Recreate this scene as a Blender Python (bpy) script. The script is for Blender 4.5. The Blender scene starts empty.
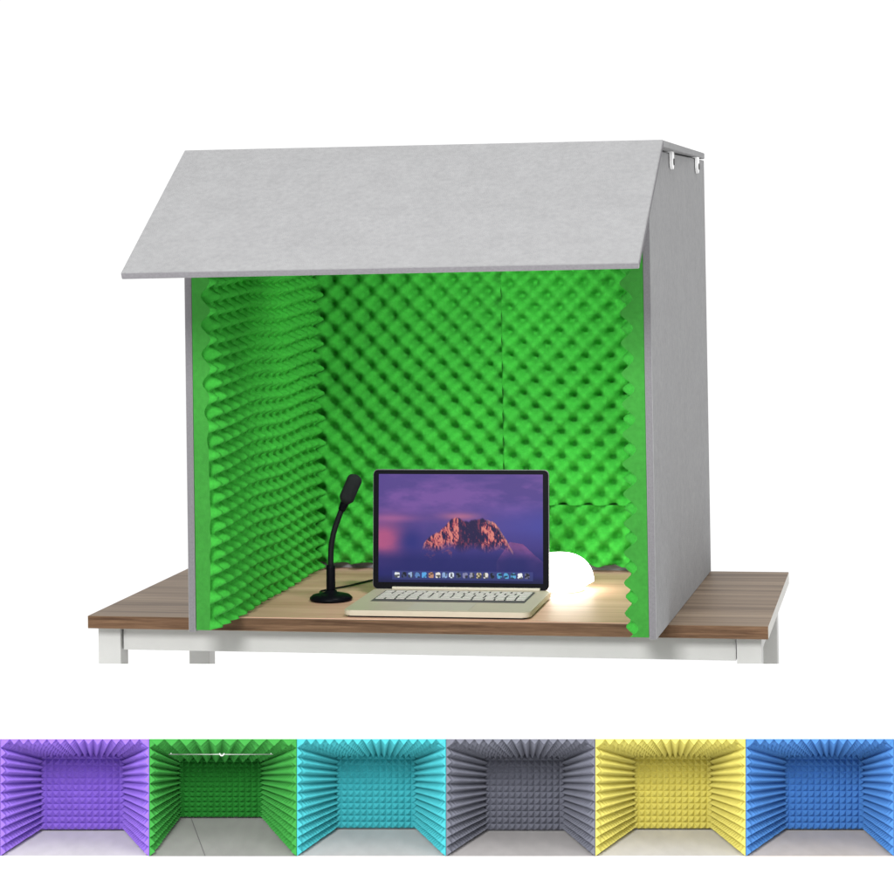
import bpy, bmesh, math, random
import numpy as np
from mathutils import Vector, Matrix
random.seed(3); rng = np.random.default_rng(5)
scene = bpy.context.scene
COL = scene.collection
PI = math.pi

# ---------------------------------------------------------------- camera
CAM = Vector((1.2222, -3.9938, 0.6768)); YAW, PITCH, ROLL = 0.1918, 0.0152, 0.0157
FPX = 2439.4
c, s = math.cos, math.sin
Rz = Matrix(((c(YAW), -s(YAW), 0), (s(YAW), c(YAW), 0), (0, 0, 1)))
Rx = Matrix(((1, 0, 0), (0, c(PITCH), -s(PITCH)), (0, s(PITCH), c(PITCH))))
Ry = Matrix(((c(ROLL), 0, s(ROLL)), (0, 1, 0), (-s(ROLL), 0, c(ROLL))))
FR = Rz @ Rx @ Ry                     # columns: right, forward, up
right, fwd, up = FR.col[0].copy(), FR.col[1].copy(), FR.col[2].copy()
cam = bpy.data.cameras.new('camera'); camo = bpy.data.objects.new('camera', cam); COL.objects.link(camo)
camo.matrix_world = Matrix.Translation(CAM) @ Matrix((right, up, -fwd)).transposed().to_4x4()
cam.sensor_width = 36; cam.lens = FPX / 894 * 36
cam.shift_x = -0.34 / 894; cam.shift_y = -254.5 / 894
cam.clip_start = 0.05; cam.clip_end = 200
scene.camera = camo

# ---------------------------------------------------------------- light
world = bpy.data.worlds.new('World'); scene.world = world; world.use_nodes = True
world.node_tree.nodes['Background'].inputs[0].default_value = (1, 1, 1, 1)
world.node_tree.nodes['Background'].inputs[1].default_value = 1.05

def area(name, loc, target, size, energy, color=(1, 1, 1)):
    l = bpy.data.lights.new(name, 'AREA'); l.size = size; l.energy = energy; l.color = color
    o = bpy.data.objects.new(name, l); COL.objects.link(o); o.location = loc
    o.rotation_euler = (Vector(target) - Vector(loc)).to_track_quat('-Z', 'Y').to_euler()
    return o
area('softbox_top', (1.9, -1.9, 3.3), (0.4, 0.2, 0.2), 1.2, 36)
fr = area('softbox_front', (0.35, -4.3, 2.05), (0.4, 0.4, 0.2), 0.8, 180)
ins = area('added_booth_fill', (0.50, 0.10, 0.745), (0.44, 0.80, 0.12), 0.22, 2.6)  # added fill lamp under the lid, hidden by the flap, brightens the foam
ins.data.shape = 'RECTANGLE'; ins.data.size_y = 0.06; ins.data.spread = math.radians(115)
fr.data.shape = 'RECTANGLE'; fr.data.size_y = 1.1

scene.view_settings.view_transform = 'Standard'; scene.view_settings.look = 'None'
scene.view_settings.exposure = 0; scene.view_settings.gamma = 1
scene.render.engine = 'CYCLES'

# ---------------------------------------------------------------- helpers
def mat(name, base, rough=0.8, var=0.0, vscale=30, bump=0.0, bscale=200, metal=0.0, spec=0.5, stretch=(1, 1, 1), var2=0.0, v2scale=4, sheen=0.0):
    m = bpy.data.materials.new(name); m.use_nodes = True
    nt = m.node_tree; b = nt.nodes['Principled BSDF']
    b.inputs['Base Color'].default_value = (*base, 1); b.inputs['Roughness'].default_value = rough
    b.inputs['Metallic'].default_value = metal; b.inputs['Specular IOR Level'].default_value = spec
    b.inputs['Sheen Weight'].default_value = sheen
    tc = nt.nodes.new('ShaderNodeTexCoord'); mp = nt.nodes.new('ShaderNodeMapping')
    mp.inputs['Scale'].default_value = stretch
    nt.links.new(tc.outputs['Object'], mp.inputs['Vector'])
    if var or var2:
        last = None
        for amt, sc, det in ((var, vscale, 6), (var2, v2scale, 3)):
            if not amt: continue
            n = nt.nodes.new('ShaderNodeTexNoise'); n.inputs['Scale'].default_value = sc; n.inputs['Detail'].default_value = det
            nt.links.new(mp.outputs[0], n.inputs['Vector'])
            r = nt.nodes.new('ShaderNodeMapRange'); r.inputs[1].default_value = 0.25; r.inputs[2].default_value = 0.75
            r.inputs[3].default_value = 1 - amt; r.inputs[4].default_value = 1 + amt
            nt.links.new(n.outputs['Fac'], r.inputs[0])
            if last is None: last = r.outputs[0]
            else:
                mm = nt.nodes.new('ShaderNodeMath'); mm.operation = 'MULTIPLY'
                nt.links.new(last, mm.inputs[0]); nt.links.new(r.outputs[0], mm.inputs[1]); last = mm.outputs[0]
        vm = nt.nodes.new('ShaderNodeVectorMath'); vm.operation = 'SCALE'; vm.inputs[0].default_value = base
        nt.links.new(last, vm.inputs['Scale']); nt.links.new(vm.outputs[0], b.inputs['Base Color'])
    if bump:
        n = nt.nodes.new('ShaderNodeTexNoise'); n.inputs['Scale'].default_value = bscale; n.inputs['Detail'].default_value = 4
        nt.links.new(mp.outputs[0], n.inputs['Vector'])
        bp = nt.nodes.new('ShaderNodeBump'); bp.inputs['Strength'].default_value = bump; bp.inputs['Distance'].default_value = 0.002
        nt.links.new(n.outputs['Fac'], bp.inputs['Height']); nt.links.new(bp.outputs[0], b.inputs['Normal'])
    return m

def wood(name, c1, c2, c3, sx=1.2, sz=28):
    m = bpy.data.materials.new(name); m.use_nodes = True
    nt = m.node_tree; b = nt.nodes['Principled BSDF']; L = nt.links.new
    tc = nt.nodes.new('ShaderNodeTexCoord'); mp = nt.nodes.new('ShaderNodeMapping'); mp.inputs['Scale'].default_value = (sx, sz, sz)
    L(tc.outputs['Object'], mp.inputs['Vector'])
    n1 = nt.nodes.new('ShaderNodeTexNoise'); n1.inputs['Scale'].default_value = 1.0; n1.inputs['Detail'].default_value = 8; n1.inputs['Distortion'].default_value = 0.6
    L(mp.outputs[0], n1.inputs['Vector'])
    mp2 = nt.nodes.new('ShaderNodeMapping'); mp2.inputs['Scale'].default_value = (sx * 6, sz * 9, sz * 9); L(tc.outputs['Object'], mp2.inputs['Vector'])
    n2 = nt.nodes.new('ShaderNodeTexNoise'); n2.inputs['Scale'].default_value = 1.0; n2.inputs['Detail'].default_value = 6
    L(mp2.outputs[0], n2.inputs['Vector'])
    ad = nt.nodes.new('ShaderNodeMath'); ad.operation = 'MULTIPLY_ADD'; ad.inputs[1].default_value = 0.45
    L(n2.outputs['Fac'], ad.inputs[0]); L(n1.outputs['Fac'], ad.inputs[2])
    cr = nt.nodes.new('ShaderNodeValToRGB'); e = cr.color_ramp.elements
    e[0].position = 0.5; e[0].color = (*c1, 1); e[1].position = 0.95; e[1].color = (*c3, 1)
    k = e.new(0.72); k.color = (*c2, 1)
    L(ad.outputs[0], cr.inputs[0]); L(cr.outputs[0], b.inputs['Base Color'])
    b.inputs['Roughness'].default_value = 0.5; b.inputs['Specular IOR Level'].default_value = 0.15
    bp = nt.nodes.new('ShaderNodeBump'); bp.inputs['Strength'].default_value = 0.15; bp.inputs['Distance'].default_value = 0.001
    L(n2.outputs['Fac'], bp.inputs['Height']); L(bp.outputs[0], b.inputs['Normal'])
    return m

FELT = mat('grey_felt', (0.30, 0.30, 0.304), 0.95, 0.08, 110, 0.8, 700, var2=0.045, v2scale=20, spec=0.2)
FELT_EDGE = mat('grey_felt_edge', (0.185, 0.179, 0.19), 0.95, 0.12, 300, 0.5, 900, spec=0.2)
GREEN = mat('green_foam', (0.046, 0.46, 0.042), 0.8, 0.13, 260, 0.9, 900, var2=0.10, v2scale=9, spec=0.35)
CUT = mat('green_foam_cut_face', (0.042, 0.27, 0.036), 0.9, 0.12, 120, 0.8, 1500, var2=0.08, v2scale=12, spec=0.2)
WHITE = mat('white_wall_paint', (0.97, 0.97, 0.97), 0.9)
LEGM = mat('cream_leg_paint', (0.46, 0.46, 0.445), 0.5, 0.03, 20)
TOPW = wood('table_top_wood', (0.115, 0.078, 0.05), (0.19, 0.136, 0.092), (0.28, 0.21, 0.145))
EDGEW = wood('table_edge_wood', (0.065, 0.033, 0.017), (0.12, 0.066, 0.036), (0.19, 0.11, 0.062), 6, 130)
PALEW = wood('brightened_board_wood', (0.46, 0.265, 0.18), (0.60, 0.36, 0.26), (0.72, 0.46, 0.35), 1.0, 20)  # paler than the tabletop, so the booth interior looks brighter lit
ENDW = mat('pale_table_end', (0.52, 0.51, 0.48), 0.6, 0.05, 60)
BLACK = mat('black_plastic', (0.004, 0.004, 0.006), 0.35, spec=0.05)
BLACKM = mat('black_rubber', (0.006, 0.007, 0.008), 0.55, spec=0.15, bump=0.3, bscale=700)
SILVER = mat('champagne_aluminium', (0.50, 0.44, 0.34), 0.5, 0.04, 40, metal=0.1)
SILVER2 = mat('pale_aluminium', (0.50, 0.455, 0.37), 0.5, metal=0.1)
KEYM = mat('pale_keycaps', (0.52, 0.49, 0.45), 0.5)
KEYW = mat('keyboard_well', (0.08, 0.075, 0.07), 0.6)
METAL = mat('bright_bracket_steel', (0.93, 0.93, 0.93), 0.4, metal=0.0)
DARK = mat('dark_screw', (0.03, 0.03, 0.03), 0.5)

def link(name, bm, mats, parent=None, smooth=False, recalc=True):
    if recalc: bmesh.ops.recalc_face_normals(bm, faces=bm.faces)
    me = bpy.data.meshes.new(name); bm.to_mesh(me); bm.free()
    for m in (mats if isinstance(mats, (list, tuple)) else [mats]): me.materials.append(m)
    if smooth:
        for p in me.polygons: p.use_smooth = True
    o = bpy.data.objects.new(name, me); COL.objects.link(o); o.parent = parent
    return o
def thing(name, label, cat, loc=(0, 0, 0), group=None, mw=None):
    o = bpy.data.objects.new(name, None); COL.objects.link(o); o.empty_display_size = 0.05
    if mw is not None: o.matrix_world = mw
    else: o.location = loc
    o['label'] = label; o['category'] = cat
    if group: o['group'] = group
    return o
def hexa(bm, P, mi=0, mis=None):
    """P: 8 points, bottom ring 0-3 (front-left, front-right, back-right, back-left), top ring 4-7"""
    v = [bm.verts.new(p) for p in P]
    F = [(0, 3, 2, 1), (4, 5, 6, 7), (0, 1, 5, 4), (1, 2, 6, 5), (2, 3, 7, 6), (3, 0, 4, 7)]   # bottom top front right back left
    out = []
    for k, f in enumerate(F):
        fa = bm.faces.new([v[i] for i in f]); fa.material_index = mis[k] if mis else mi; out.append(fa)
    return v, out
def box(bm, x0, x1, y0, y1, z0, z1, mi=0, mis=None, bev=0.0, seg=2):
    b2 = bmesh.new()
    hexa(b2, [(x0, y0, z0), (x1, y0, z0), (x1, y1, z0), (x0, y1, z0), (x0, y0, z1), (x1, y0, z1), (x1, y1, z1), (x0, y1, z1)], mi, mis)
    if bev: bmesh.ops.bevel(b2, geom=b2.edges[:], offset=bev, segments=seg, profile=0.6, affect='EDGES', clamp_overlap=True)
    merge(bm, b2)
def merge(bm, b2):
    me = bpy.data.meshes.new('tmp'); b2.to_mesh(me); b2.free(); bm.from_mesh(me); bpy.data.meshes.remove(me)
def rounded_slab(bm, x0, x1, y0, y1, z0, z1, r, n=6, bev=0.0, mi=0):
    pts = []
    for cx, cy, a0 in ((x1 - r, y1 - r, 0), (x0 + r, y1 - r, PI / 2), (x0 + r, y0 + r, PI), (x1 - r, y0 + r, 1.5 * PI)):
        for k in range(n + 1):
            a = a0 + k / n * PI / 2; pts.append((cx + r * c(a), cy + r * s(a)))
    b2 = bmesh.new()
    lo = [b2.verts.new((x, y, z0)) for x, y in pts]; hi = [b2.verts.new((x, y, z1)) for x, y in pts]
    b2.faces.new(lo[::-1]); top = b2.faces.new(hi)
    N = len(pts)
    for k in range(N): b2.faces.new((lo[k], lo[(k + 1) % N], hi[(k + 1) % N], hi[k]))
    if bev: bmesh.ops.bevel(b2, geom=[e for e in b2.edges if all(v.co.z > z1 - 1e-6 for v in e.verts) or all(v.co.z < z0 + 1e-6 for v in e.verts)], offset=bev, segments=2, affect='EDGES')
    for f in b2.faces: f.material_index = mi
    merge(bm, b2)
def tube(bm, pts, rad, n=14, cap=True):
    pts = [Vector(p) for p in pts]; R = rad if isinstance(rad, (list, tuple)) else [rad] * len(pts)
    rings = []; ref = Vector((0, 1, 0.01))
    for i, p in enumerate(pts):
        t = (pts[min(i + 1, len(pts) - 1)] - pts[max(i - 1, 0)]).normalized()
        a = t.cross(ref)
        if a.length < 1e-3: a = t.cross(Vector((1, 0, 0)))
        a.normalize(); b = t.cross(a); ref = b.cross(t) if False else ref
        rings.append([bm.verts.new(p + R[i] * (c(k / n * 2 * PI) * a + s(k / n * 2 * PI) * b)) for k in range(n)])
    for i in range(len(rings) - 1):
        for k in range(n): bm.faces.new((rings[i][k], rings[i][(k + 1) % n], rings[i + 1][(k + 1) % n], rings[i + 1][k]))
    if cap: bm.faces.new(rings[0][::-1]); bm.faces.new(rings[-1])
def lathe(bm, prof, cx=0, cy=0, n=48):
    rings = []
    for r, z in prof:
        if r < 1e-6: rings.append([bm.verts.new((cx, cy, z))])
        else: rings.append([bm.verts.new((cx + r * c(k / n * 2 * PI), cy + r * s(k / n * 2 * PI), z)) for k in range(n)])
    for A, B in zip(rings, rings[1:]):
        for k in range(n):
            q = [A[k % len(A)], A[(k + 1) % len(A)], B[(k + 1) % len(B)], B[k % len(B)]]
            u = []
            for v in q:
                if v not in u: u.append(v)
            if len(u) > 2: bm.faces.new(u)
def smooth_path(P, n=8):
    P = [Vector(p) for p in P]; out = []
    Q = [P[0] * 2 - P[1]] + P + [P[-1] * 2 - P[-2]]
    for i in range(1, len(Q) - 2):
        for k in range(n):
            t = k / n
            out.append(0.5 * ((2 * Q[i]) + (Q[i + 1] - Q[i - 1]) * t + (2 * Q[i - 1] - 5 * Q[i] + 4 * Q[i + 1] - Q[i + 2]) * t * t + (3 * Q[i] - Q[i - 1] - 3 * Q[i + 1] + Q[i + 2]) * t ** 3))
    out.append(P[-1]); return out

def noise2(h, w, cells, seed):
    r = np.random.default_rng(seed); g = r.random((cells[0] + 2, cells[1] + 2))
    y = np.linspace(0, cells[0], h, endpoint=False); x = np.linspace(0, cells[1], w, endpoint=False)
    yi = y.astype(int); xi = x.astype(int); fy = y - yi; fx = x - xi
    fy = fy * fy * (3 - 2 * fy); fx = fx * fx * (3 - 2 * fx)
    a = g[np.ix_(yi, xi)]; b = g[np.ix_(yi, xi + 1)]; d = g[np.ix_(yi + 1, xi)]; e = g[np.ix_(yi + 1, xi + 1)]
    fx = fx[None]; fy = fy[:, None]
    return (a * (1 - fx) + b * fx) * (1 - fy) + (d * (1 - fx) + e * fx) * fy
def fbm(h, w, cells, seed, octv=5, gain=0.55):
    t = np.zeros((h, w)); a = 1; tot = 0
    for k in range(octv):
        t += a * noise2(h, w, (cells[0] * 2 ** k, cells[1] * 2 ** k), seed + k * 17); tot += a; a *= gain
    return t / tot

# ---------------------------------------------------------------- egg-crate foam sheet
def foam_sheet(O, U, V, N, lu, lv, base, amp, parent, period=0.049, pu=0.25, pv=0.0, warp=0.0, res=11, seed=1, ragged=0.0, pit=(1.55, 1.7), pos=(.62, .85), material=None, label=None):
    O, U, V, N = Vector(O), Vector(U), Vector(V), Vector(N)
    nu = max(2, int(lu / period * res)); nv = max(2, int(lv / period * res))
    uu = np.linspace(0, lu, nu); vv = np.linspace(0, lv, nv)
    A, B = np.meshgrid(uu, vv, indexing='ij')
    w1 = fbm(nu, nv, (3, 3), seed, 2) - 0.5; w2 = fbm(nu, nv, (3, 3), seed + 50, 2) - 0.5
    ph = 2 * PI
    cu = (A / period + pu) + (w1 * 0.2)
    cv = (B / period + pv) + (w2 * 0.2) + warp * np.sin(A * 2 * PI / 0.42 + 0.8) / period
    S = np.sin(ph * cu) * np.sin(ph * cv)
    h = np.where(S > 0, np.abs(S) ** pos[1] * pos[0], -pit[0] * np.abs(S) ** pit[1])
    bulk = (fbm(nu, nv, (4, 4), seed + 9, 3) - 0.5) * 0.006
    H = base + amp * h + bulk
    off = np.zeros_like(A)
    verts = []
    for i in range(nu):
        for j in range(nv):
            p = O + U * A[i, j] + V * B[i, j] + N * float(H[i, j])
            verts.append(p)
    if ragged:                                   # bottom edge of the sheet follows the bumps
        for i in range(nu): verts[i * nv] = verts[i * nv] + V * (ragged * 0.5 * (1 + math.sin(ph * uu[i] / period)))
    faces = []
    for i in range(nu - 1):
        for j in range(nv - 1):
            faces.append((i * nv + j, (i + 1) * nv + j, (i + 1) * nv + j + 1, i * nv + j + 1))
    loop = [i * nv for i in range(nu)] + [(nu - 1) * nv + j for j in range(1, nv)] + [i * nv + nv - 1 for i in range(nu - 2, -1, -1)] + [j for j in range(nv - 2, 0, -1)]
    b0 = len(verts)
    for q in loop:
        p = verts[q]; d = (p - O).dot(N); verts.append(p - N * d)
    K = len(loop)
    for k in range(K): faces.append((loop[k], b0 + k, b0 + (k + 1) % K, loop[(k + 1) % K]))
    faces.append(tuple(range(b0, b0 + K)))
    me = bpy.data.meshes.new('foam_sheet'); me.from_pydata([tuple(v) for v in verts], [], faces)
    nsm = (nu - 1) * (nv - 1)
    me.polygons.foreach_set('use_smooth', [i < nsm for i in range(len(me.polygons))])
    bm = bmesh.new(); bm.from_mesh(me); bmesh.ops.recalc_face_normals(bm, faces=bm.faces)
    for e in bm.edges:
        if len(e.link_faces) == 2 and (e.link_faces[0].smooth != e.link_faces[1].smooth): e.smooth = False
    bm.to_mesh(me); bm.free()
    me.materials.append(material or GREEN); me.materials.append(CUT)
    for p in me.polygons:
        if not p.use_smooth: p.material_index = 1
    o = bpy.data.objects.new('foam_sheet', me); COL.objects.link(o); o.parent = parent
    if label: o['label'] = label
    return o

# ---------------------------------------------------------------- the floor
bm = bmesh.new(); v = [bm.verts.new(p) for p in ((-60, -60, -0.74), (60, -60, -0.74), (60, 60, -0.74), (-60, 60, -0.74))]; bm.faces.new(v)
fl = link('floor', bm, WHITE); fl['kind'] = 'structure'

# ---------------------------------------------------------------- the table
TX0, TX1, TY0, TY1 = -0.247, 0.956, 0.153, 0.802
tb = thing('table', 'wood topped table with white metal legs under the big grey booth', 'table', (0.35, 0.48, -0.74))
LIFT = 0.0018
def L(bm, off=(0.35, 0.48, -0.74)):             # world-space mesh into the thing's local frame
    bmesh.ops.translate(bm, verts=bm.verts, vec=(-off[0], -off[1], -off[2])); return bm
bm = bmesh.new(); box(bm, TX0, TX1, TY0, TY1, -0.0225, 0, mis=[0, 0, 1, 2, 1, 1], bev=0.0008, seg=1)
top = link('tabletop', L(bm), [TOPW, EDGEW, ENDW], tb)
bm = bmesh.new()
box(bm, -0.195, 0.898, 0.195, 0.213, -0.0665, -0.0226, bev=0.001); link('apron', L(bm), LEGM, tb)
bm = bmesh.new(); box(bm, -0.195, 0.898, 0.755, 0.773, -0.0665, -0.0226, bev=0.001); link('apron', L(bm), LEGM, tb)
for xx in (-0.232, 0.917):
    bm = bmesh.new(); box(bm, xx, xx + 0.018, 0.232, 0.742, -0.0665, -0.0226, bev=0.001); link('apron', L(bm), LEGM, tb)
for x0, y0 in ((-0.240, 0.188), (0.900, 0.188), (-0.243, 0.745), (0.893, 0.745)):
    bm = bmesh.new(); box(bm, x0, x0 + 0.042, y0, y0 + 0.042, -0.735, -0.0226, bev=0.0015)
    lg = link('leg', L(bm), LEGM, tb)
    bm = bmesh.new(); box(bm, x0 + 0.002, x0 + 0.040, y0 + 0.002, y0 + 0.040, -0.74, -0.7352, bev=0.001); link('foot_cap', L(bm), BLACK, lg)

# ---------------------------------------------------------------- the booth
BO = (0.39, 0.4, 0.0)
booth = thing('sound_booth', 'large grey felt sound booth lined with green egg crate foam standing on the table', 'sound booth', BO)
def bl(name, bm, m, parent=booth, **k): return link(name, L(bm, BO), m, parent, **k)
HP, T = 0.8045, 0.012
XA, XB, XC, DB = -0.0128, 0.7839, 0.8051, 0.801
def panel(P, mis):
    b = bmesh.new(); hexa(b, P, mis=mis); bmesh.ops.bevel(b, geom=b.edges[:], offset=0.0009, segments=2, affect='EDGES'); return b
def rotl(p): return p
left = bl('side_panel', panel([(XA, 0, 0), (XA + T, 0, 0), (XA + T, DB, 0), (XA, DB, 0), (XA + .001, 0, HP), (XA + T + .001, 0, HP), (XA + T, DB, HP), (XA, DB, HP)], [1, 1, 1, 0, 0, 0]), [FELT, FELT_EDGE])
rightp = bl('side_panel', panel([(XB - T, 0, 0), (XB, 0, 0), (XC, DB, 0), (XC - T, DB, 0), (XB - T, 0, HP), (XB, 0, HP), (XC, DB, HP), (XC - T, DB, HP)], [1, 1, 1, 0, 0, 0]), [FELT, FELT_EDGE])
bm = bmesh.new(); box(bm, XA + T + .0005, XC - T - .0015, DB - T, DB - .0005, 0.0005, HP - .001, bev=.0008)
back = bl('back_panel', bm, FELT)
LB = 0.8073; LT = 0.8188
bm = bmesh.new(); hexa(bm, [(-.008, .006, LB), (.806, .006, LB), (.806, .803, LB), (-.008, .803, LB), (-.008, .002, LT), (.806, .002, LT), (.806, .803, LT), (-.008, .803, LT)], mis=[0, 0, 1, 0, 1, 1])
bmesh.ops.bevel(bm, geom=bm.edges[:], offset=0.001, segments=2, affect='EDGES')
lid = bl('top_panel', bm, [FELT, FELT_EDGE])
# the flap folds forward from the lid's front edge
h0 = Vector((0, 0.0015, 0.8192)); h1 = Vector((0, -0.3535, 0.6225)); d = (h1 - h0).normalized(); nrm = Vector((0, d.z, -d.y)) * -1
if nrm.z < 0: nrm = -nrm
q0, q1 = h0 - nrm * 0.0105, h1 - nrm * 0.0105
fxl0, fxr0, fxl1, fxr1 = -0.0085, 0.8085, -0.006, 0.8055
bm = bmesh.new()
hexa(bm, [(fxl1, q1.y, q1.z - .0065), (fxr1, q1.y, q1.z), (fxr0, q0.y, q0.z), (fxl0, q0.y, q0.z), (fxl1, h1.y, h1.z - .0055), (fxr1, h1.y, h1.z), (fxr0, h0.y, h0.z), (fxl0, h0.y, h0.z)], mis=[0, 0, 1, 1, 1, 1])
bmesh.ops.bevel(bm, geom=bm.edges[:], offset=0.001, segments=2, affect='EDGES')
flap = bl('flap', bm, [FELT, FELT_EDGE])
# brackets on the outside of the right panel
def bracket(y, zt, h):
    f = y / DB; xs = XB + (XC - XB) * f
    b = bmesh.new(); w = 0.0175
    pts = [(-w, 0), (w, 0), (w, -h + w)] + [(w * c(a), -h + w + w * s(a)) for a in [-k * PI / 8 for k in range(1, 8)]] + [(-w, -h + w)]
    lo = [b.verts.new((xs + .001, y + u, zt + v_)) for u, v_ in pts]; hi = [b.verts.new((xs + .006, y + u, zt + v_)) for u, v_ in pts]
    b.faces.new(lo); b.faces.new(hi[::-1])
    for k in range(len(pts)): b.faces.new((lo[k], hi[k], hi[(k + 1) % len(pts)], lo[(k + 1) % len(pts)]))
    b3 = bmesh.new(); box(b3, xs - .03, xs + .0058, y - w, y + w, zt, zt + .002); merge(b, b3)
    br = bl('hinge_bracket', b, METAL)
    b = bmesh.new(); tube(b, [(xs + .0062, y + .006, zt - h * .55), (xs + .0078, y + .006, zt - h * .55)], 0.006, 16)
    link('screw', L(b, BO), DARK, br, recalc=True)
bracket(0.275, 0.8052, 0.029); bracket(0.655, 0.8052, 0.029)
# added board on the table; its pale colour makes up for dim interior light
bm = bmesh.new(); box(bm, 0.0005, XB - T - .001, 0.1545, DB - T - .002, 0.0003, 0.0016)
bl('added_pale_board', bm, PALEW)
# foam lining
def fs(O, *a, parent, **k): return foam_sheet(Vector(O) - Vector(BO), *a, parent=parent, **k)
fs((XA + T + .0015, 0.0005, 0.002), (0, 1, 0), (0, 0, 1), (1, 0, 0), 0.745, 0.80, 0.026, 0.0145, parent=left, pu=0.06, pv=0.1, warp=0.004, pit=(1.1, .9), pos=(1.35, 1.5), seed=3, ragged=0.003)
Ur = Vector((XC - XB, DB, 0)).normalized()
fs((XB - T - .0005, 0.0005, 0.002), Ur, (0, 0, 1), Vector((-Ur.y, Ur.x, 0)), 0.745, 0.80, 0.028, 0.0115, parent=rightp, pit=(1.0, 1.0), pos=(1.2, 1.3), pu=0.28, pv=0.35, warp=0.004, seed=13, ragged=0.003)
yb = DB - T - .001
fs((0.003, yb, 0.012), (1, 0, 0), (0, 0, 1), (0, -1, 0), 0.403, 0.785, 0.037, 0.0215, parent=back, pu=0.1, pv=0.2, seed=23, ragged=0.006)
fs((0.4064, yb, 0.134), (1, 0, 0), (0, 0, 1), (0, -1, 0), 0.378, 0.663, 0.038, 0.0215, parent=back, pu=0.42, pv=0.35, seed=33)
fs((0.4064, yb, 0.012), (1, 0, 0), (0, 0, 1), (0, -1, 0), 0.378, 0.1215, 0.036, 0.020, parent=back, pu=0.2, pv=0.0, seed=43, ragged=0.008)
fs((0.045, 0.03, LB - .0045), (1, 0, 0), (0, 1, 0), (0, 0, -1), 0.69, 0.71, 0.028, 0.013, parent=lid, seed=53, res=8)

# ---------------------------------------------------------------- microphone
MX, MY = 0.1492, 0.355
mic = thing('desk_microphone', 'black gooseneck desk microphone on a round base left of the laptop', 'microphone', (MX, MY, LIFT))
def ml(name, bm, m, parent=mic, **k): return link(name, L(bm, (MX, MY, 0)), m, parent, **k)
bm = bmesh.new(); lathe(bm, [(0, .0005), (.0375, .0005), (.0392, .003), (.0388, .006), (.034, .0105), (.022, .0135), (.012, .0155), (.010, .019), (0, .0195)], MX, MY)
mb = ml('base', bm, BLACK, smooth=True)
bm = bmesh.new(); tube(bm, [(MX, MY, .018), (MX, MY, .021), (MX + .0002, MY, .061), (MX + .0004, MY, .064), (MX + .0005, MY, .065)], [.0078, .0084, .0080, .0076, .006], 24)
ml('stem', bm, BLACK, smooth=True)
neck = smooth_path([(MX + .0005, MY, .062), (MX + .0006, MY, .080), (MX + .0025, MY, .104), (MX + .0085, MY, .130), (MX + .016, MY, .1505), (MX + .024, MY, .170)], 14)
rads = [0.0050 + (0.00045 if k % 2 else 0) for k in range(len(neck))]
bm = bmesh.new(); tube(bm, neck, rads, 16); ml('gooseneck', bm, BLACKM, smooth=True)
ax = Vector((.021, 0, .046)).normalized(); h_0 = Vector((MX + .0225, MY, .166))
bm = bmesh.new(); tube(bm, [h_0 - ax * .002, h_0, h_0 + ax * .016, h_0 + ax * .018], [.0052, .0068, .0082, .0082], 24); ml('collar', bm, BLACK, smooth=True)
bm = bmesh.new(); hs = []; hr = []
for k in range(17):
    t = k / 16; hs.append(h_0 + ax * (.014 + .056 * t))
    e = min(t, 1 - t) / .17; hr.append(.0138 * (math.sqrt(max(0, 1 - (1 - min(e, 1)) ** 2)) * .999 + .001 if e < 1 else 1))
hr[0] = .008; hr[-1] = .003
tube(bm, hs, hr, 28)
ml('microphone_head', bm, mat('black_mesh_grille', (0.012, 0.014, 0.015), 0.7, spec=0.2, bump=1.0, bscale=1400), smooth=True)
cable = smooth_path([(MX - .012, MY + .030, .006), (MX - .030, MY + .050, .004), (MX - .040, MY + .085, .0035), (MX - .026, MY + .118, .0035), (MX - .004, MY + .165, .003), (MX + .012, MY + .21, .003), (MX + .035, MY + .255, .003), (MX + .10, MY + .28, .003), (MX + .2, MY + .25, .003)], 8)
bm = bmesh.new(); tube(bm, cable, .0019, 8); ml('cable', bm, BLACK, smooth=True)

# ---------------------------------------------------------------- laptop
LX, LY = 0.380, 0.30
lap = thing('laptop', 'open champagne laptop with a mountain at dusk on its screen', 'laptop', (LX, LY, LIFT))
def ll(name, bm, m, parent=lap, **k): return link(name, L(bm, (LX, LY, 0)), m, parent, **k)
x0, x1, y0, y1 = .2162, .5465, .1685, .428
bm = bmesh.new(); rounded_slab(bm, x0, x1, y0, y1, .003, .0125, .013, bev=.0014)
base = ll('base', bm, SILVER)
bm = bmesh.new(); rounded_slab(bm, x0 + .006, x1 - .006, y0 + .004, y1 - .006, .0004, .0029, .01); ll('underside_shadow', bm, BLACK, base)  # black slab doubles as the shadow line below the base
bm = bmesh.new()
kx0, kx1, ky0, ky1 = .242, .521, .272, .398
box(bm, kx0, kx1, ky0, ky1, .0128, .0131, mi=1)
rows = 6; rh = (ky1 - ky0 - .004) / rows
for r in range(rows):
    n = 14 if r else 10; widths = [1.0] * n
    if r == 1: widths = [1, 1, 1, 1.2, 5.2, 1.2, 1, 1, 1, 1]; n = 10
    elif r == 0: continue
    elif r in (2, 3): widths[0] = 1.8; widths[-1] = 1.8; widths = widths[:13]
    elif r == 4: widths[-1] = 1.5
    tot = sum(widths); u = (kx1 - kx0 - .004) / tot; xx = kx0 + .002
    for w in widths:
        box(bm, xx + .0016, xx + w * u - .0016, ky0 + .002 + r * rh + .0018, ky0 + .002 + (r + 1) * rh - .0018, .0132, .0146, mi=0, bev=.0004, seg=1)
        xx += w * u
kb = ll('keyboard', bm, [KEYM, KEYW], base)
bm = bmesh.new(); box(bm, .327, .437, .180, .262, .0126, .0129, bev=.0001, seg=1); ll('trackpad', bm, SILVER2, base)
bm = bmesh.new(); box(bm, x0 + .034, x1 - .020, .4145, .4215, .0128, .0175, bev=.001); ll('hinge', bm, SILVER2, base)
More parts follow.
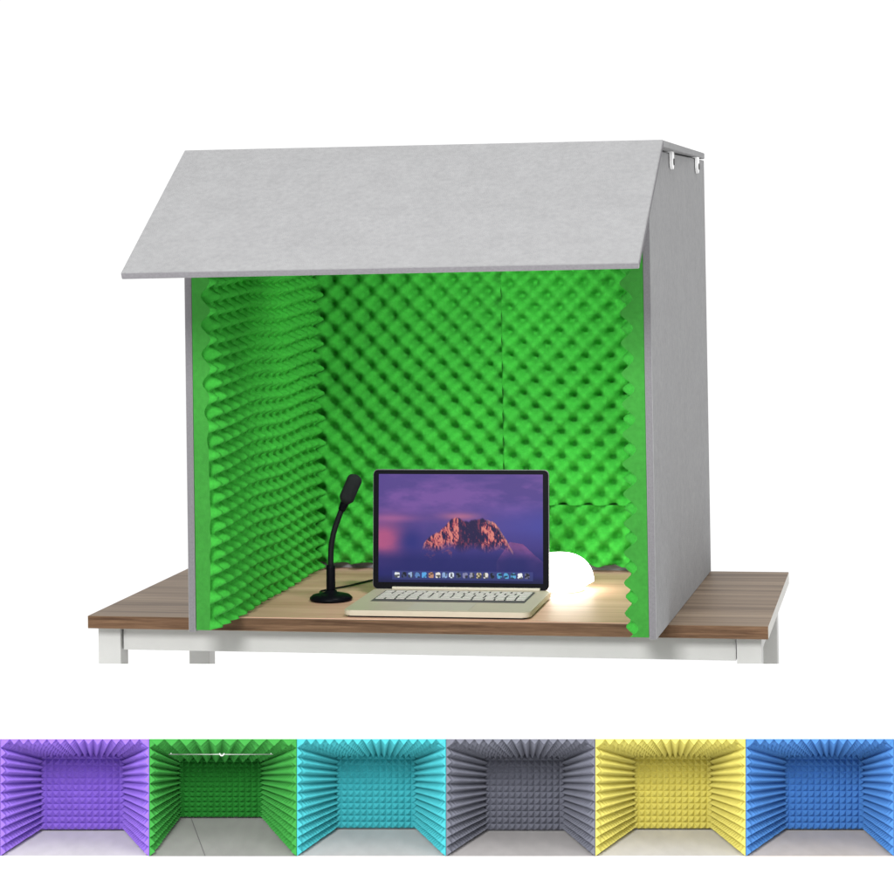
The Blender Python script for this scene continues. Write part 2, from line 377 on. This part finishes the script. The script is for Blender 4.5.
# the lid stands behind the hinge, tipped back a little
tilt = math.radians(5.0)
scr = bpy.data.objects.new('lid_tmp', None)
SX0, SX1, SH = .2124, .5425, .2195
oy, oz = .4225, .0125
lidm = Matrix.Translation((0, oy, oz)) @ Matrix.Rotation(-tilt, 4, 'X') @ Matrix.Rotation(PI / 2, 4, 'X')   # local x right, y up the lid, z toward viewer
def lidpart(name, bm, m, parent, **k):
    bmesh.ops.transform(bm, matrix=lidm, verts=bm.verts); return ll(name, bm, m, parent, **k)
bm = bmesh.new(); rounded_slab(bm, SX0, SX1, 0, SH, -.006, 0, .009, bev=.001); lidp = lidpart('screen_lid', bm, mat('dark_aluminium_lid', (.16, .16, .165), .4, metal=.3), lap)
bm = bmesh.new(); rounded_slab(bm, SX0 + .0009, SX1 - .0009, .0005, SH - .0009, .0002, .0012, .0085); lidpart('bezel', bm, BLACK, lidp)
# the picture on the screen
W_, H_ = 420, 270
v_, u_ = np.meshgrid(np.linspace(0, 1, H_), np.linspace(0, 1, W_), indexing='ij')   # v=0 top
def rgb(*a): return np.array(a, float) / 255
def lerp(a, b, t): t = np.clip(t, 0, 1)[..., None]; return a * (1 - t) + b * t
n1 = fbm(H_, W_, (3, 4), 1); n2 = fbm(H_, W_, (9, 5), 2); n3 = fbm(H_, W_, (18, 22), 4, 5, .7)
img = np.ones((H_, W_, 3)) * rgb(86, 66, 140)
img = lerp(img, rgb(118, 82, 158), (n2 - .42) * 4 * np.exp(-((v_ - .18) / .2) ** 2) + .25 * np.exp(-((v_ - .2) / .12) ** 2))
img = lerp(img, rgb(66, 70, 160), np.clip((u_ - .45) * 1.3, 0, .75) * np.exp(-((v_ - .48) / .18) ** 2) * 1.1)
img = lerp(img, rgb(36, 36, 110), np.clip((v_ - .5) * 2.2, 0, 1))
img = lerp(img, rgb(60, 58, 128), .8 * np.clip((n1 - .5) * 4, 0, 1) * (v_ > .45) * (v_ < .78))
img = lerp(img, rgb(176, 84, 130), 1.0 * np.exp(-((u_ - .04) / .13) ** 2 - ((v_ - .60) / .17) ** 2) * (.7 + .8 * n2))
img = lerp(img, rgb(168, 96, 150), .8 * np.exp(-((u_ - .08) / .16) ** 2 - ((v_ - .41) / .035) ** 2))
img = lerp(img, rgb(30, 40, 120), .8 * np.exp(-((u_ - .2) / .08) ** 2 - ((v_ - .62) / .14) ** 2))
img = lerp(img, rgb(190, 110, 140), .8 * np.exp(-((u_ - .50) / .11) ** 2 - ((v_ - .39) / .035) ** 2))
# hazy right-hand ridge
ridge2 = np.interp(u_, [0, .72, .80, .88, .95, 1], [1.2, .80, .62, .64, .74, .80])
img = lerp(img, rgb(150, 82, 140) * (.75 + .5 * n3[..., None]), .75 * (v_ > ridge2) * (u_ > .72) * np.clip(1 - (v_ - ridge2) * 4, 0, 1))
# the peak
ridge = np.interp(u_[0], [.26, .28, .31, .36, .41, .44, .47, .50, .52, .55, .60, .65, .68, .72, .75, .78, .81, .83], [.74, .63, .58, .54, .48, .42, .385, .41, .425, .43, .41, .395, .42, .46, .53, .61, .70, .75])
ridge = ridge + (fbm(1, W_, (1, 30), 8, 3)[0] - .5) * .05
low = .72 + (n1[:, :] - .5) * .08 + .03 * np.sin(u_ * 40) * n2
inside = (v_ > ridge[None]) & (v_ < low) & (u_ > .265) & (u_ < .825)
gx = np.gradient(n3, axis=1) * W_; gy = np.gradient(n3, axis=0) * H_
rid = np.zeros((H_, W_)); am = 1.0
for k_ in range(4):
    nn = noise2(H_, W_, (7 * 2 ** k_, 12 * 2 ** k_), 200 + k_ * 13)
    # shear the pattern so that spurs run down and away from the summits
    sh_ = ((u_ - .56) * 40 * (v_ - .4) * 1.6).astype(int)
    nn = np.take_along_axis(nn, np.clip((np.arange(W_)[None] + sh_), 0, W_ - 1), axis=1)
    rid += am * (1 - np.abs(2 * nn - 1)); am *= .55
rid /= 2.0
g1 = np.gradient(rid, axis=1) * W_; g2 = np.gradient(rid, axis=0) * H_
lit = np.clip(.40 + g1 * .045 - g2 * .012 + (rid - .5) * .9 + (n3 - .5) * .5, 0, 1)
lit = lit * np.clip(.55 + .6 * (np.abs(u_ - .56) > .07), 0, 1)
rock = lerp(np.ones_like(img) * rgb(32, 22, 70), rgb(165, 66, 84), (lit - .28) * 2.2)
rock = lerp(rock, rgb(228, 138, 124), (lit - .68) * 2.8)
fade = np.clip((low - v_) * 12, .0, 1) * np.clip((v_ - ridge[None]) * 60, 0, 1) * inside
img = lerp(img, rock, fade)
edge = (u_ > .66) & (np.abs(v_ - ridge[None] - .02) < .016) & (u_ < .82); img = np.where(edge[..., None], lerp(img, rgb(235, 170, 150), np.full_like(u_, .4)), img)
sh = (v_ > low) & (v_ < low + .09) & (u_ > .26) & (u_ < .45)
img = np.where(sh[..., None], lerp(img, rgb(150, 80, 110), np.clip((n3 - .5) * 5, 0, .8)), img)
img = lerp(img, rgb(26, 30, 100), .85 * np.clip((v_ - .68) * 9, 0, 1) * (n1 + .35))
img = lerp(img, rgb(16, 18, 60), np.clip((v_ - .93) * 12, 0, .7))
# dock with small icons
dock = (v_ > .895) & (v_ < .975) & (u_ > .085) & (u_ < .94)
img = np.where(dock[..., None], lerp(img, rgb(80, 92, 150), np.full_like(u_, .45)), img)
ic = [(230, 235, 240), (60, 70, 110), (150, 175, 215), (90, 130, 190), (90, 170, 235), (190, 140, 110), (235, 230, 225), (140, 170, 215), (225, 235, 250), (70, 80, 110), (130, 130, 170), (150, 150, 170), (205, 190, 150), (230, 225, 220), (60, 70, 120), (80, 160, 210), (85, 165, 215), (90, 170, 220), (245, 248, 252), (100, 100, 130)]
for k, col in enumerate(ic):
    cu = .115 + k * .0415; rr = ((u_ - cu) / .0155) ** 4 + ((v_ - .932) / .026) ** 4
    m_ = rr < 1
    colr = lerp(np.ones_like(img) * rgb(*col), rgb(*[q * .35 for q in col]), np.clip((fbm(H_, W_, (60, 90), 70 + k, 1) - .52) * 7, 0, 1))
    img = np.where(m_[..., None], colr, img)
img = np.clip(img, 0, 1); lin = np.where(img <= .04045, img / 12.92, ((img + .055) / 1.055) ** 2.4)
px0, px1, py0, py1 = .2233, .5315, .0125, .2110
vs = []
for j in range(H_):
    for i in range(W_):
        vs.append(tuple(lidm @ Vector((px0 + (px1 - px0) * i / (W_ - 1), py1 - (py1 - py0) * j / (H_ - 1), .0016)) - Vector((LX, LY, 0))))
fcs = [(j * W_ + i, (j + 1) * W_ + i, (j + 1) * W_ + i + 1, j * W_ + i + 1) for j in range(H_ - 1) for i in range(W_ - 1)]
me = bpy.data.meshes.new('display'); me.from_pydata(vs, [], fcs)
at = me.color_attributes.new('picture', 'FLOAT_COLOR', 'POINT')
at.data.foreach_set('color', np.concatenate([lin.reshape(-1, 3), np.ones((W_ * H_, 1))], 1).ravel().astype(np.float32))
m = bpy.data.materials.new('lit_display'); m.use_nodes = True; nt = m.node_tree; b = nt.nodes['Principled BSDF']
a_ = nt.nodes.new('ShaderNodeAttribute'); a_.attribute_name = 'picture'
nt.links.new(a_.outputs['Color'], b.inputs['Emission Color']); b.inputs['Emission Strength'].default_value = 0.95
b.inputs['Base Color'].default_value = (0.004, 0.004, 0.006, 1); b.inputs['Roughness'].default_value = 0.35; b.inputs['Specular IOR Level'].default_value = 0.12
me.materials.append(m); o = bpy.data.objects.new('display', me); COL.objects.link(o); o.parent = lidp

# ---------------------------------------------------------------- small glowing dome lamp behind the laptop
lamp = thing('dome_lamp', 'glowing white dome lamp on the table half hidden behind the laptop', 'lamp', (.548, .515, LIFT))
bm = bmesh.new(); lathe(bm, [(0, .0005), (.045, .0005), (.047, .004), (.047, .008), (0, .0082)], 0, 0); link('base', bm, WHITE, lamp, smooth=False)
prof = [(.046, .0085)] + [(.064 * c(a) ** .8, .018 + .052 * s(a)) for a in [k / 14 * PI / 2 for k in range(14)]] + [(0, .070)]
bm = bmesh.new(); lathe(bm, prof, 0, 0, 56)
GL = bpy.data.materials.new('glowing_opal'); GL.use_nodes = True; b = GL.node_tree.nodes['Principled BSDF']
b.inputs['Base Color'].default_value = (.9, .9, .88, 1); b.inputs['Emission Color'].default_value = (1, .97, .9, 1); b.inputs['Emission Strength'].default_value = 10.0
link('lamp_shade', bm, GL, lamp, smooth=True)

# ---------------------------------------------------------------- low white display wall with six little booths
ZW = 3.45; MPP = ZW / FPX
WM = Matrix.Translation(CAM + fwd * ZW) @ Matrix((right, fwd, up)).transposed().to_4x4()      # local x right, y away, z up
def lx(px): return (px - 447.34) * MPP
def lz(py): return -(py - 447 + 254.5) * MPP
wall = bpy.data.objects.new('wall', None)
bm = bmesh.new()
Xl, Xr, Zt, Zb = lx(0) - .35, lx(894) + .35, lz(664) - 0.0, -1.5
ZT = lz(664) * (ZW + .16) / ZW
a0, a1, b0, b1 = lx(0) - .001, lx(894) + .001, lz(856.7), lz(738.8)
box(bm, Xl, Xr, 0, .16, b1, ZT); box(bm, Xl, Xr, 0, .16, Zb, b0); box(bm, Xl, a0, 0, .16, b0, b1); box(bm, a1, Xr, 0, .16, b0, b1); box(bm, a0, a1, .15, .16, b0, b1)
bmesh.ops.remove_doubles(bm, verts=bm.verts, dist=1e-6)
for f in [f for f in bm.faces if False]: pass
wl = link('display_wall', bm, WHITE); wl.matrix_world = WM; wl['kind'] = 'structure'

def pyr_sheet(P00, P10, P01, P11, nu, nv, amp, back=0.003, pw=1.0, cut=True):
    """pyramid foam on the quad P(u,v); amp toward +normal ; front edge is u=0"""
    P00, P10, P01, P11 = map(Vector, (P00, P10, P01, P11))
    n = (P10 - P00).cross(P01 - P00).normalized()
    def P(u, v): u = u ** pw; return (P00 * (1 - u) + P10 * u) * (1 - v) + (P01 * (1 - u) + P11 * u) * v
    bm = bmesh.new(); g = [[bm.verts.new(P(i / nu, j / nv)) for j in range(nv + 1)] for i in range(nu + 1)]
    for i in range(nu):
        for j in range(nv):
            q = [g[i][j], g[i + 1][j], g[i + 1][j + 1], g[i][j + 1]]
            u = (i + .5) / nu; size = (P((i + 1) / nu, .5) - P(i / nu, .5)).length
            ap = bm.verts.new(P(0 if (cut and i == 0) else u, (j + .5) / nv) + n * amp * (1 + random.uniform(-.07, .07)))
            for k in range(4): bm.faces.new((q[k], q[(k + 1) % 4], ap))
    # backing
    e = [P(0, 0) - n * .0003, P(1, 0) - n * back, P(1, 1) - n * back, P(0, 1) - n * .0003]
    w = [bm.verts.new(p) for p in e]; bm.faces.new(w[::-1])
    ed = [[g[i][0] for i in range(nu + 1)], [g[nu][j] for j in range(nv + 1)], [g[i][nv] for i in range(nu, -1, -1)], [g[0][j] for j in range(nv, -1, -1)]]
    for k in range(4): bm.faces.new([w[(k + 1) % 4]] + [w[k]] + ed[k])
    return bm
DT = 0.135
def tray(xa, xb, bx0, bx1, by0, by1, fy, cname, colr, floorc, label, eggs=False):
    t = thing('foam_booth', label, 'foam booth', group='small foam lined booths in a row in the display wall', mw=WM @ Matrix.Translation((lx((xa + xb) / 2), 0, lz(856.5))))
    ox, oz_ = lx((xa + xb) / 2), lz(856.5)
    k = (ZW + DT) / ZW
    e = .0006
    F = dict(l=lx(xa) + e - ox, r=lx(xb) - e - ox, t=lz(739) - oz_, b=lz(856.2) - oz_, y=.0008)
    Bk = dict(l=lx(bx0) * k - ox, r=lx(bx1) * k - ox, t=lz(by0) * k - oz_, b=lz(by1) * k - oz_, y=DT)
    m = mat(cname + '_foam', colr, 0.8, 0.05, 80, 0.3, 1500, spec=0.3)
    fm = mat(cname + '_booth_floor', floorc, 0.7, 0.10, 14, stretch=(1, .4, 1), var2=.05, v2scale=60)
    yb, yf = Bk['y'], F['y']
    nb = 14 if eggs else 13; mrow = 12
    ap = .0078
    bm = pyr_sheet((Bk['l'], yb, Bk['b']), (Bk['r'], yb, Bk['b']), (Bk['l'], yb, Bk['t']), (Bk['r'], yb, Bk['t']), nb, mrow, ap * .95, cut=False)
    # normal must face the viewer
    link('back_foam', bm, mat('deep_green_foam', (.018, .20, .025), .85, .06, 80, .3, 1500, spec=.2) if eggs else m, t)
    fb = lz(fy) - oz_                                    # height of the side foam's lower front corner
    bm = pyr_sheet((F['l'], yf, fb), (Bk['l'], yb, Bk['b']), (F['l'], yf, F['t']), (Bk['l'], yb, Bk['t']), 16, 13, ap * .98, pw=.9)
    for v in bm.verts: pass
    link('side_foam', bm, m, t)
    bm = pyr_sheet((F['r'], yf, F['t']), (Bk['r'], yb, Bk['t']), (F['r'], yf, fb), (Bk['r'], yb, Bk['b']), 16, 13, ap * .98, pw=.9)
    link('side_foam', bm, m, t)
    bm = pyr_sheet((F['l'], yf, F['t']), (Bk['l'], yb, Bk['t']), (F['r'], yf, F['t']), (Bk['r'], yb, Bk['t']), 9, 10 if eggs else 16, ap * (1.25 if eggs else 1), pw=.9)
    link('ceiling_foam', bm, m, t)
    bm = bmesh.new()
    hexa(bm, [(F['l'], yf, F['b'] - .002), (F['r'], yf, F['b'] - .002), (Bk['r'] + .008, yb + .001, Bk['b'] - .004), (Bk['l'] - .008, yb + .001, Bk['b'] - .004),
              (F['l'], yf, F['b']), (F['r'], yf, F['b']), (Bk['r'] + .008, yb + .001, Bk['b'] - .002), (Bk['l'] - .008, yb + .001, Bk['b'] - .002)])
    fo = link('floor_panel', bm, fm, t)
    if eggs:
        # seam between two floor boards
        sx = lambda px, kk: lx(px) * kk - ox
        bm = bmesh.new(); A = Vector((sx(205, 1), yf, F['b'] + .0004)); B = Vector((sx(191, k), yb, Bk['b'] - .0015)); w = Vector((.0004, 0, 0))
        hexa(bm, [A - w, A + w, B + w, B - w, A - w + Vector((0, 0, .0004)), A + w + Vector((0, 0, .0004)), B + w + Vector((0, 0, .0004)), B - w + Vector((0, 0, .0004))])
        link('seam', bm, mat('grey_joint', (.14, .13, .14)), fo)
        kk = (ZW + .045) / ZW; zr = lz(754.3) * kk - oz_
        bm = bmesh.new(); tube(bm, [(lx(169) * kk - ox, .045, zr), (lx(273) * kk - ox, .045, zr)], .0008, 12)
        rod = link('hanging_rod', bm, mat('rod_steel', (.5, .55, .5), .4, metal=.5), t, smooth=True)
        bm = bmesh.new(); tube(bm, [(lx(219.5) * kk - ox, .043, zr + .002), (lx(221) * kk - ox, .043, zr - .001), (lx(222) * kk - ox, .043, zr - .0015), (lx(223) * kk - ox, .043, zr - .001), (lx(224.5) * kk - ox, .043, zr + .002)], .001, 8)
        link('clip', bm, METAL, rod)
        for kx in (171, 271):
            bm = bmesh.new(); tube(bm, [(lx(kx) * kk - ox, .045, zr), (lx(kx) * kk - ox, .045, zr + .002)], .0007, 8); link('hanger', bm, METAL, rod)
    return t
tray(0, 149.2, 39.6, 126, 752.5, 829.5, 856, 'purple', (.235, .125, .56), (.64, .63, .59), 'purple foam lined booth, leftmost of the six small booths')
tray(149.2, 296.7, 177, 264, 757, 817, 856, 'leaf_green', (.035, .27, .04), (.29, .28, .275), 'small green foam lined booth with a thin white rod under its ceiling', eggs=True)
tray(296.7, 446, 335, 417.6, 753, 828, 856, 'turquoise', (.05, .40, .44), (.50, .46, .45), 'turquoise foam lined small booth between the green and grey ones')
tray(446, 595.3, 484, 565.7, 754, 830, 856, 'slate', (.14, .145, .18), (.43, .41, .40), 'dark grey foam lined small booth between the turquoise and yellow ones')
tray(595.3, 745.8, 632.5, 713, 753, 828.5, 856, 'yellow', (.58, .52, .12), (.54, .53, .55), 'yellow foam lined small booth between the grey and blue ones')
tray(745.8, 894, 783, 865, 753, 829, 856, 'blue', (.06, .20, .50), (.52, .46, .40), 'blue foam lined booth, rightmost of the six small booths')
bpy.data.objects.remove(wall); bpy.data.objects.remove(scr)
